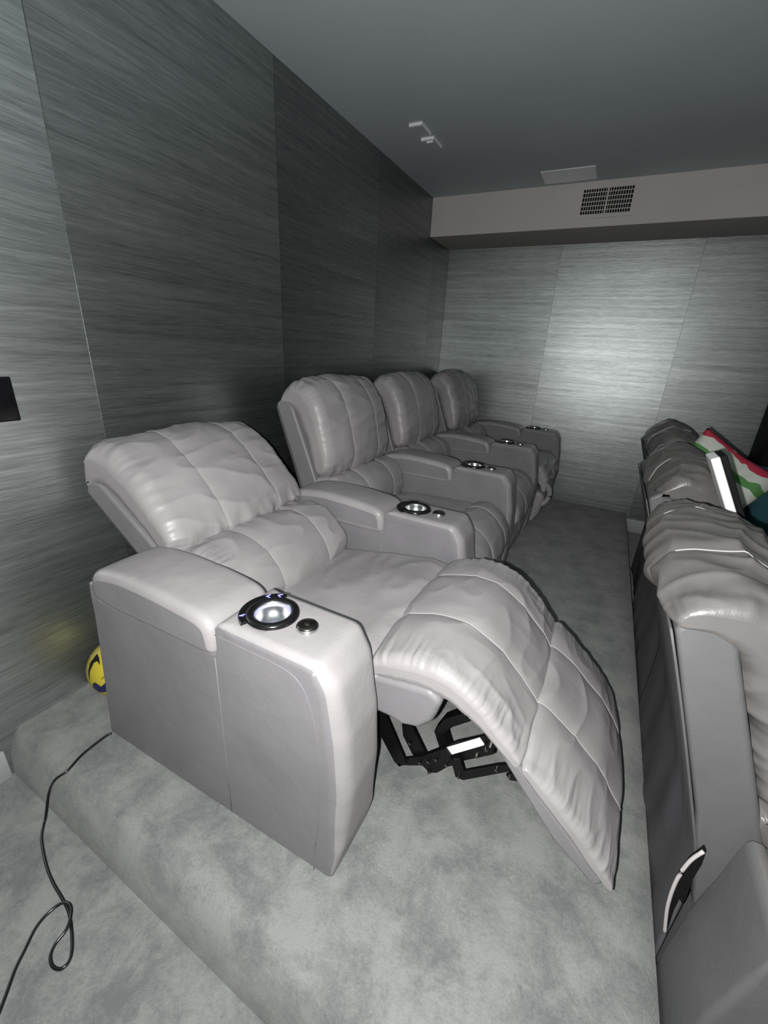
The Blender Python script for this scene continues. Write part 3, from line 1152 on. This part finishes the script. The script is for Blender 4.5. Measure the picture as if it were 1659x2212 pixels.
def grille():
    g = empty('air_vent', (1.155, SY, 2.066))
    tag(g, 'rectangular air vent grille set in the soffit face', 'vent')
    x0, x1, z0, z1 = -0.140, 0.140, -0.064, 0.067
    fw = 0.022
    for b_ in ((x0 - fw, x1 + fw, -0.006, 0.001, z1, z1 + fw), (x0 - fw, x1 + fw, -0.006, 0.001, z0 - fw, z0), (x0 - fw, x0, -0.006, 0.001, z0, z1), (x1, x1 + fw, -0.006, 0.001, z0, z1)):
        v, f = box_vf(*b_)
        link('vent_frame', mesh_from('vf', v, f, False), M_SOFFIT, g)
    v, f = box_vf(x0, x1, -0.0012, -0.0004, z0, z1)
    link('vent_dark_sheet', mesh_from('vo', v, f, False), M_MATTBLACK, g)  # black sheet stands in for the dark duct behind the slats
    v, f = box_vf(-0.005, 0.005, -0.0055, -0.0012, z0, z1)
    link('vent_divider', mesh_from('vd', v, f, False), M_SOFFIT, g)
    v, f = box_vf(x0, x1, -0.0035, -0.0012, -0.0022, 0.0022)
    sm = mesh_from('vs', v, f, False)
    for i in range(5):
        link('vent_slat', sm, M_SOFFIT, g, (0, 0, z0 + (i + 0.85) * (z1 - z0) / 5.6))
    v, f = box_vf(-0.0016, 0.0016, -0.0050, -0.0036, z0, z1)
    fm = mesh_from('vfin', v, f, False)
    for i in range(19):
        x = x0 + (i + 1) * (x1 - x0) / 20
        if abs(x) > 0.004:
            link('vent_fin', fm, M_SOFFIT, g, (x, 0, 0))


grille()


def edge_strip(x0, y0, lx, ly, label):  # white strips draw the lit edges of square trim on the ceiling
    g = empty('ceiling_lit_edge', (x0, y0, CZ))
    tag(g, label, 'edge_strip', 'lit trim edges on the ceiling')
    v, f = box_vf(0, lx, -0.006, 0.006, -0.012, 0)
    link('short_strip', mesh_from('bs', v, f, False), M_WHITE, g)
    v, f = box_vf(lx - 0.005, lx, 0.006, ly, -0.010, 0)
    link('long_strip', mesh_from('bl', v, f, False), M_WHITE, g)


edge_strip(0.274, 2.350, 0.068, 0.115, 'white L-shaped strip drawing lit trim edges on the ceiling, the one nearer the camera')
edge_strip(0.272, 2.507, 0.071, 0.115, 'white L-shaped strip drawing lit trim edges on the ceiling, the one nearer the far wall')
v, f = box_vf(0, 0.036, -0.004, 0.004, -0.010, 0)
tag(link('ceiling_sliver', mesh_from('cc', v, f, False), M_WHITE, None, (0.287, 2.542, CZ)), 'tiny white clip inside the farther L-shaped ceiling strip', 'sliver')  # another bit of lit trim edge, drawn in white

sp = box('wall_plate', 0.0, 0.008, 0.468, 0.586, 0.917, 1.031, M_BLACK, None, 0.004, 2)
tag(sp, 'black square wall plate on the left wallpaper', 'wall plate')

# ------------------------------------------------------------------ cord
cord = [(0.271, 0.497, .0045), (0.266, 0.480, .0045), (0.270, 0.414, .005), (0.285, 0.365, .004), (0.270, 0.337, -.012), (0.240, 0.325, -.07), (0.243, 0.300, -.140), (0.258, 0.286, -.145), (0.293, 0.265, -.145), (0.364, 0.240, -.145),
        (0.423, 0.226, -.145), (0.487, 0.217, -.145), (0.523, 0.210, -.145), (0.560, 0.196, -.145), (0.596, 0.178, -.145), (0.615, 0.162, -.145), (0.614, 0.146, -.145), (0.594, 0.140, -.145),
        (0.571, 0.147, -.145), (0.559, 0.163, -.144), (0.557, 0.185, -.140), (0.549, 0.199, -.137), (0.529, 0.214, -.137), (0.509, 0.218, -.138), (0.490, 0.210, -.143), (0.483, 0.184, -.145),
        (0.489, 0.157, -.145), (0.512, 0.124, -.145), (0.530, 0.099, -.145), (0.570, 0.058, -.145), (0.64, -0.02, -.145)]
tag(link('power_cord', tube_mesh('cord', [smooth_path(cord, 260)], 0.0036, 8), M_BLACK), 'thin black power cord looping over the carpeted step', 'cord')


# ------------------------------------------------------------------ ball
def ball():
    R = 0.098
    c = Vector((0.126, 0.636, R))
    g = empty('ball', c - Vector((0, 0, R)))
    tag(g, 'yellow ball with black and navy marks, half hidden behind the near armrest', 'ball')
    bm = bmesh.new()
    bmesh.ops.create_uvsphere(bm, u_segments=48, v_segments=24, radius=R)
    me = bpy.data.meshes.new('ball'); bm.to_mesh(me); bm.free()
    me.polygons.foreach_set('use_smooth', [True] * len(me.polygons))
    link('shell', me, M_YELLOW, g, (0, 0, R))
    view = (CAM - c).normalized()
    rt = Vector((0, 0, 1)).cross(view).normalized()      # points to the picture's right
    upv = view.cross(rt)

    def patch(name, outline, mat):
        # outline in disc coordinates (right, up) -1..1 on the near hemisphere
        cen = Vector((sum(a for a, b in outline) / len(outline), sum(b for a, b in outline) / len(outline)))
        n = len(outline)
        V, F = [], []
        import mathutils
        pts = [Vector((a, b)) for a, b in outline]
        tri = mathutils.geometry.tessellate_polygon([[Vector((q.x, q.y, 0)) for q in pts]])

        def lift(q):
            l = min(q.length, 0.97)
            q = q.normalized() * l if q.length > 0.97 else q
            z = math.sqrt(1 - q.length_squared)
            return (rt * q.x + upv * q.y + view * z) * (R + 0.0008) + Vector((0, 0, R))
        bm = bmesh.new()
        vs = [bm.verts.new((q.x, q.y, 0)) for q in pts]
        for t_ in tri:
            bm.faces.new([vs[i] for i in t_])
        for _ in range(3):
            bmesh.ops.subdivide_edges(bm, edges=bm.edges[:], cuts=1, use_grid_fill=True)
        for v_ in bm.verts:
            v_.co = lift(Vector((v_.co.x, v_.co.y)))
        m_ = bpy.data.meshes.new(name); bm.to_mesh(m_); bm.free()
        fix_normals(m_)
        return link(name, m_, mat, g)
    patch('printed_tick', [(-0.62, 0.55), (-0.56, 0.60), (-0.53, 0.44), (-0.545, 0.20), (-0.60, 0.36), (-0.70, 0.34), (-0.85, 0.12), (-0.92, -0.20), (-0.90, 0.12), (-0.80, 0.38)], M_MATTBLACK)['label'] = 'black curved tick mark'
    patch('printed_band', [(-0.86, -0.30), (-0.78, -0.26), (-0.64, -0.46), (-0.30, -0.26), (-0.10, -0.22), (-0.10, -0.52), (-0.32, -0.52), (-0.58, -0.68), (-0.74, -0.62), (-0.86, -0.42)], M_NAVY)['label'] = 'navy curved band'
    patch('printed_dash', [(-0.60, -0.20), (-0.34, -0.06), (-0.32, -0.12), (-0.58, -0.27)], M_OLIVE)['label'] = 'small olive dash'


ball()

# ------------------------------------------------------------------ things on the front row


def cushion_pattern():
    """white fabric with green and red ribbons"""
    m, nt, b = new_mat('ribbon_fabric')
    tc = N(nt, 'ShaderNodeTexCoord').outputs['Object']
    sp_ = N(nt, 'ShaderNodeSeparateXYZ'); nt.links.new(tc, sp_.inputs[0])
    nz = noise_tex(nt, tc, 7.0, 2.0)
    ad = N(nt, 'ShaderNodeMath', operation='MULTIPLY_ADD'); ad.inputs[1].default_value = 0.10
    nt.links.new(nz, ad.inputs[0]); nt.links.new(sp_.outputs[1], ad.inputs[2])
    mr = N(nt, 'ShaderNodeMapRange'); mr.inputs[1].default_value = -0.115; mr.inputs[2].default_value = 0.245
    nt.links.new(ad.outputs[0], mr.inputs[0])
    r = N(nt, 'ShaderNodeValToRGB')
    r.color_ramp.interpolation = 'CONSTANT'
    st = [(0.0, (0.33, 0.02, 0.04)), (0.10, (0.50, 0.52, 0.45)), (0.17, (0.08, 0.20, 0.06)), (0.27, (0.50, 0.53, 0.48)), (0.60, (0.07, 0.20, 0.06)), (0.72, (0.45, 0.47, 0.42)), (0.84, (0.36, 0.02, 0.05)), (0.95, (0.36, 0.02, 0.05))]
    els = r.color_ramp.elements
    els[0].position, els[0].color = 0, (*st[0][1], 1)
    els[1].position, els[1].color = st[-1][0], (*st[-1][1], 1)
    for p, c in st[1:-1]:
        e = els.new(p); e.color = (*c, 1)
    nt.links.new(mr.outputs[0], r.inputs[0])
    nt.links.new(r.outputs[0], b.inputs['Base Color'])
    b.inputs['Roughness'].default_value = 0.9
    return m


def soft_pillow(name, w_, h_, d_, mat, loc, rot, label, cat, seed=0.0, wr=0.01):
    n = 36
    V, F = [], []
    for side in (1, -1):
        for i in range(n + 1):
            for j in range(n + 1):
                u, v = -1 + 2 * i / n, -1 + 2 * j / n
                k = max(0, (1 - u ** 4) * (1 - v ** 4)) ** 0.5
                pin = 1 - 0.09 * (u * u * (1 - v * v) + v * v * (1 - u * u)) * 0 - 0.08 * (1 - abs(u)) * (abs(v) ** 3) - 0.08 * (1 - abs(v)) * (abs(u) ** 3)
                z = side * (d_ / 2 * k + wr * k * noise.noise(Vector((u * 2 + seed, v * 2, seed + side))) + wr * 0.6 * k * (ridged(Vector((u * 3, v * 3, seed)), 1) - .5))
                V.append((u * w_ / 2 * pin, v * h_ / 2 * pin, z))
        b = 0 if side == 1 else (n + 1) ** 2
        for i in range(n):
            for j in range(n):
                a = b + i * (n + 1) + j
                F.append((a, a + n + 1, a + n + 2, a + 1))
    me = mesh_from(name, V, F)
    bm = bmesh.new(); bm.from_mesh(me)
    bmesh.ops.remove_doubles(bm, verts=bm.verts[:], dist=1e-5)
    bmesh.ops.recalc_face_normals(bm, faces=bm.faces[:])
    bm.to_mesh(me); bm.free()
    o = link(name, me, mat, None, loc, rot)
    return tag(o, label, cat)


soft_pillow('throw_pillow', 0.35, 0.32, 0.11, cushion_pattern(), (1.884, 2.185, 0.688), (math.radians(86), math.radians(30), 0), 'white throw pillow with green and red ribbon bands wedged between front row headrests', 'pillow', 3.0)
M_TEAL = plain('teal_fabric', (0.010, 0.055, 0.065), 0.9)
soft_pillow('teal_cushion', 0.40, 0.42, 0.14, M_TEAL, (2.31, 2.58, 0.52), (math.radians(78), 0, math.radians(15)), 'dark teal cushion at the right edge beyond the ribbon pillow', 'cushion', 8.0)
cab = box('tall_cabinet', 2.385, 3.05, 3.50, 3.78, FL, 1.25, M_MATTBLACK, None, 0.004, 1)
tag(cab, 'tall matt black cabinet standing against the far wall at the right edge', 'cabinet')

# slab: a flat case, white edge, black face
g = empty('flat_case', (1.954, 1.402, 0.480))
g.rotation_euler = (0, math.radians(-28.5), 0)
tag(g, 'slim black and white case leaning between the first two front row headrests', 'case')
box('case_body', 0.0, 0.015, -0.035, 0.045, 0.012, 0.515, M_MATTBLACK, g, 0.002, 1)
box('white_edge', -0.021, -0.0003, -0.035, 0.045, 0.020, 0.515, M_LABEL, g, 0.002, 1)
